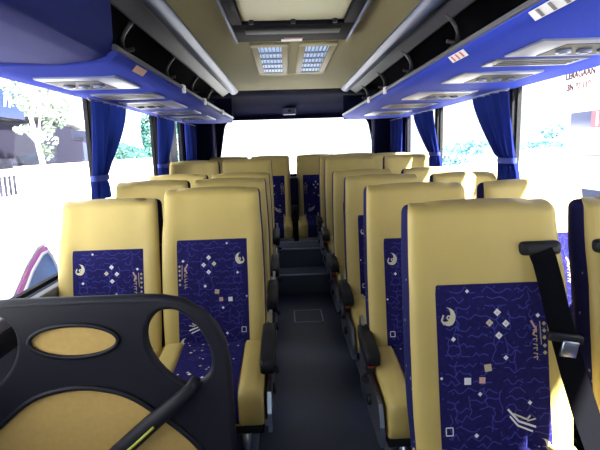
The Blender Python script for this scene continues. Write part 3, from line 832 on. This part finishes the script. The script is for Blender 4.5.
# shop building
t = thing('shop_building', 'dusky shop building across the road beyond the left window', 'building', (-9, 16, -.9))
part('facade', MB().box(-4, 0, -6, 4.6, 0, 3.42, FACADE), t, 'dusky violet front')
part('side_bay', MB().box(-4, -.3, 4.6, 6.8, 0, 3.35, FACADE2), t, 'paler bay')
part('roof', MB().prism([(-6.2, 3.42), (4.6, 3.95), (7.2, 3.42), (7.2, 3.32), (4.6, 3.80), (-6.2, 3.30)], lambda u, v, d: (d, u, v), -4.2, .15, WALLW), t, 'pale roof edge')
w = part('window', MB().box(-.02-.3, .03-.3, 5.2, 6.3, 1.9, 2.9, FACADE), t); part('lintel', MB().box(-.02-.3, .05-.3, 5.1, 6.4, 2.9, 3.0, FACADE), w)
part('door', MB().box(-.01, .03, -1.2, .2, .05, 2.2, mat('shop_door', (.03, .03, .06), .6)), t)
t = thing('shop_sign', 'blue shop sign with white italic letters at the left picture edge', 'sign', (-8.76, 14.4, 2.95))
part('board', MB().box(-.06, .0, -1.8, 2.25, -.38, .50, SIGNB, .02), t)
part('band', MB().box(-.07, .01, -1.8, 2.25, .50, .95, mat('sign_band', (.25, .42, .62), .5), .02), t, 'paler upper band')
me = text_mesh('n u', .92, WALLW, .25, .012); l = link('lettering', me, t, 'white italic letters')
l.matrix_local = Matrix.Translation((.015, 1.02, -.02)) @ Matrix(((0, 0, 1), (1, 0, 0), (0, 1, 0))).to_4x4()
# fence and wall
t = thing('picket_fence', 'white picket fence outside at the left picture edge', 'fence', (-6, 10.4, -.9))
f = MB(); f.box(-.03, .03, -2.4, .62, 1.84, 1.98, WALLW); f.box(-.03, .03, -2.4, .62, 1.30, 1.40, WALLW); part('rail', f, t)
for k in range(17):
    y = -2.35+k*.178; part('picket', MB().prism([(y, .3), (y+.036, .3), (y+.036, 1.92), (y+.018, 1.97), (y, 1.92)], lambda u, v, d: (d, u, v), -.007, .007, WALLW), t)
f = MB(); f.box(-.12, .12, -2.4, .62, 0, 1.34, WALLW); part('plinth', f, t)
struct('garden_wall', MB().box(-6.12, -5.88, 11.03, 22, -.9, 1.06, WALLW).box(-6.18, -5.82, 11.0, 22, 1.06, 1.12, WALLW), 'low white garden wall outside', 'wall')
# small car by the left window
t = thing('parked_car', 'small magenta car with blue glass parked outside the left window', 'car', (-2.5, 3.7, -.9))
sd = [(-1.3, .25), (-1.35, .75), (-1.1, .98), (-.72, 1.10), (-.50, 1.26), (-.30, 1.42), (-.12, 1.52), (.0, 1.535), (.09, 1.44), (.2, 1.24), (.36, 1.02), (.9, .95), (1.15, .8), (1.2, .25)]
part('body', MB().prism(sd, lambda u, v, d: (d, u, v), -.62, .60, MAGENTA), t)
wd = [(-.56, 1.13), (-.42, 1.26), (-.26, 1.40), (-.10, 1.49), (-.02, 1.495), (.05, 1.42), (.14, 1.25), (.22, 1.10)]
w = part('window', MB().prism(wd, lambda u, v, d: (d, u, v), .60, .612, CARGL), t, 'blue side glass')
part('window_trim', MB().tube([(.612, u, v) for u, v in wd], .012, CARWH, 6, True), w)
part('roof', MB().prism([(-.74, 1.12), (-.50, 1.29), (-.30, 1.45), (-.12, 1.55), (.02, 1.56), (.02, 1.545), (-.12, 1.525), (-.30, 1.425), (-.50, 1.265)], lambda u, v, d: (d, u, v), -.60, .592, CARWH), t, 'roof edge whitened as sunlit')  # white colour stands in for overexposed sunlight on the roof
for y in (-.85, .72):
    for x in (-.56, .54): part('wheel', MB().cyl((x, y, .29), (1, 0, 0), .29, .16, TYRE, 20), t)
# white coach on the right
t = thing('parked_coach', 'white coach parked alongside, with red and white stickers in its window', 'coach', (5.0, 3.9, -.9))
part('body', MB().box(-1.0, 1.1, -3.2, 2.78, .35, 3.2, CARWH, .12, 4), t)
w = part('window', MB().box(-1.012, -.99, 1.0, 2.70, 2.38, 2.60, VANGL, .004), t, 'dark window')
part('sticker', MB().box(-1.018, -1.008, 1.55, 2.24, 2.385, 2.595, VANRED), w, 'red and white sticker')
f = MB()
for k in range(4): f.box(-1.021, -1.016, 1.62+k*.16, 1.66+k*.16, 2.40, 2.58, CARWH)
part('sticker_print', f, w, 'white bars')
f = MB()
part('side_moulding', MB().box(-1.015, -.99, -2.6, 2.74, 2.015, 2.04, mat('grey_line', (.17, .17, .22), .5)), t, 'thin grey line')
part('vent', MB().box(-1.02, -.99, 1.9, 2.42, 1.45, 1.58, FACADE2), t, 'blue grey vent')
for y in (-1.9, 1.7):
    for x in (-.85, .95): part('wheel', MB().cyl((x, y, .42), (1, 0, 0), .42, .26, TYRE, 22), t)

# ------------------------------------------------------------------ light
w = bpy.data.worlds.new('overcast'); sc.world = w; w.use_nodes = True
nt = w.node_tree; bg = nt.nodes['Background']
bg.inputs[0].default_value = (.95, .965, 1.0, 1)
# left side of the sky brightened, added to lift the right-hand seats
tc = nt.nodes.new('ShaderNodeTexCoord'); dp = nt.nodes.new('ShaderNodeVectorMath'); dp.operation = 'DOT_PRODUCT'
dp.inputs[1].default_value = (-.90, -.30, .15); nt.links.new(tc.outputs['Generated'], dp.inputs[0])
mr = nt.nodes.new('ShaderNodeMapRange'); mr.inputs['From Min'].default_value = -.6; mr.inputs['From Max'].default_value = .95
mr.inputs['To Min'].default_value = 2.0; mr.inputs['To Max'].default_value = 4.6
nt.links.new(dp.outputs['Value'], mr.inputs['Value']); nt.links.new(mr.outputs[0], bg.inputs[1])
sun = bpy.data.lights.new('sun', 'SUN'); sun.energy = 50; sun.angle = math.radians(1.5); sun.color = (1, .96, .88)
so = bpy.data.objects.new('sun', sun); col.objects.link(so)
so.rotation_euler = (-Vector((.465, -.50, .735))).to_track_quat('-Z', 'Y').to_euler()
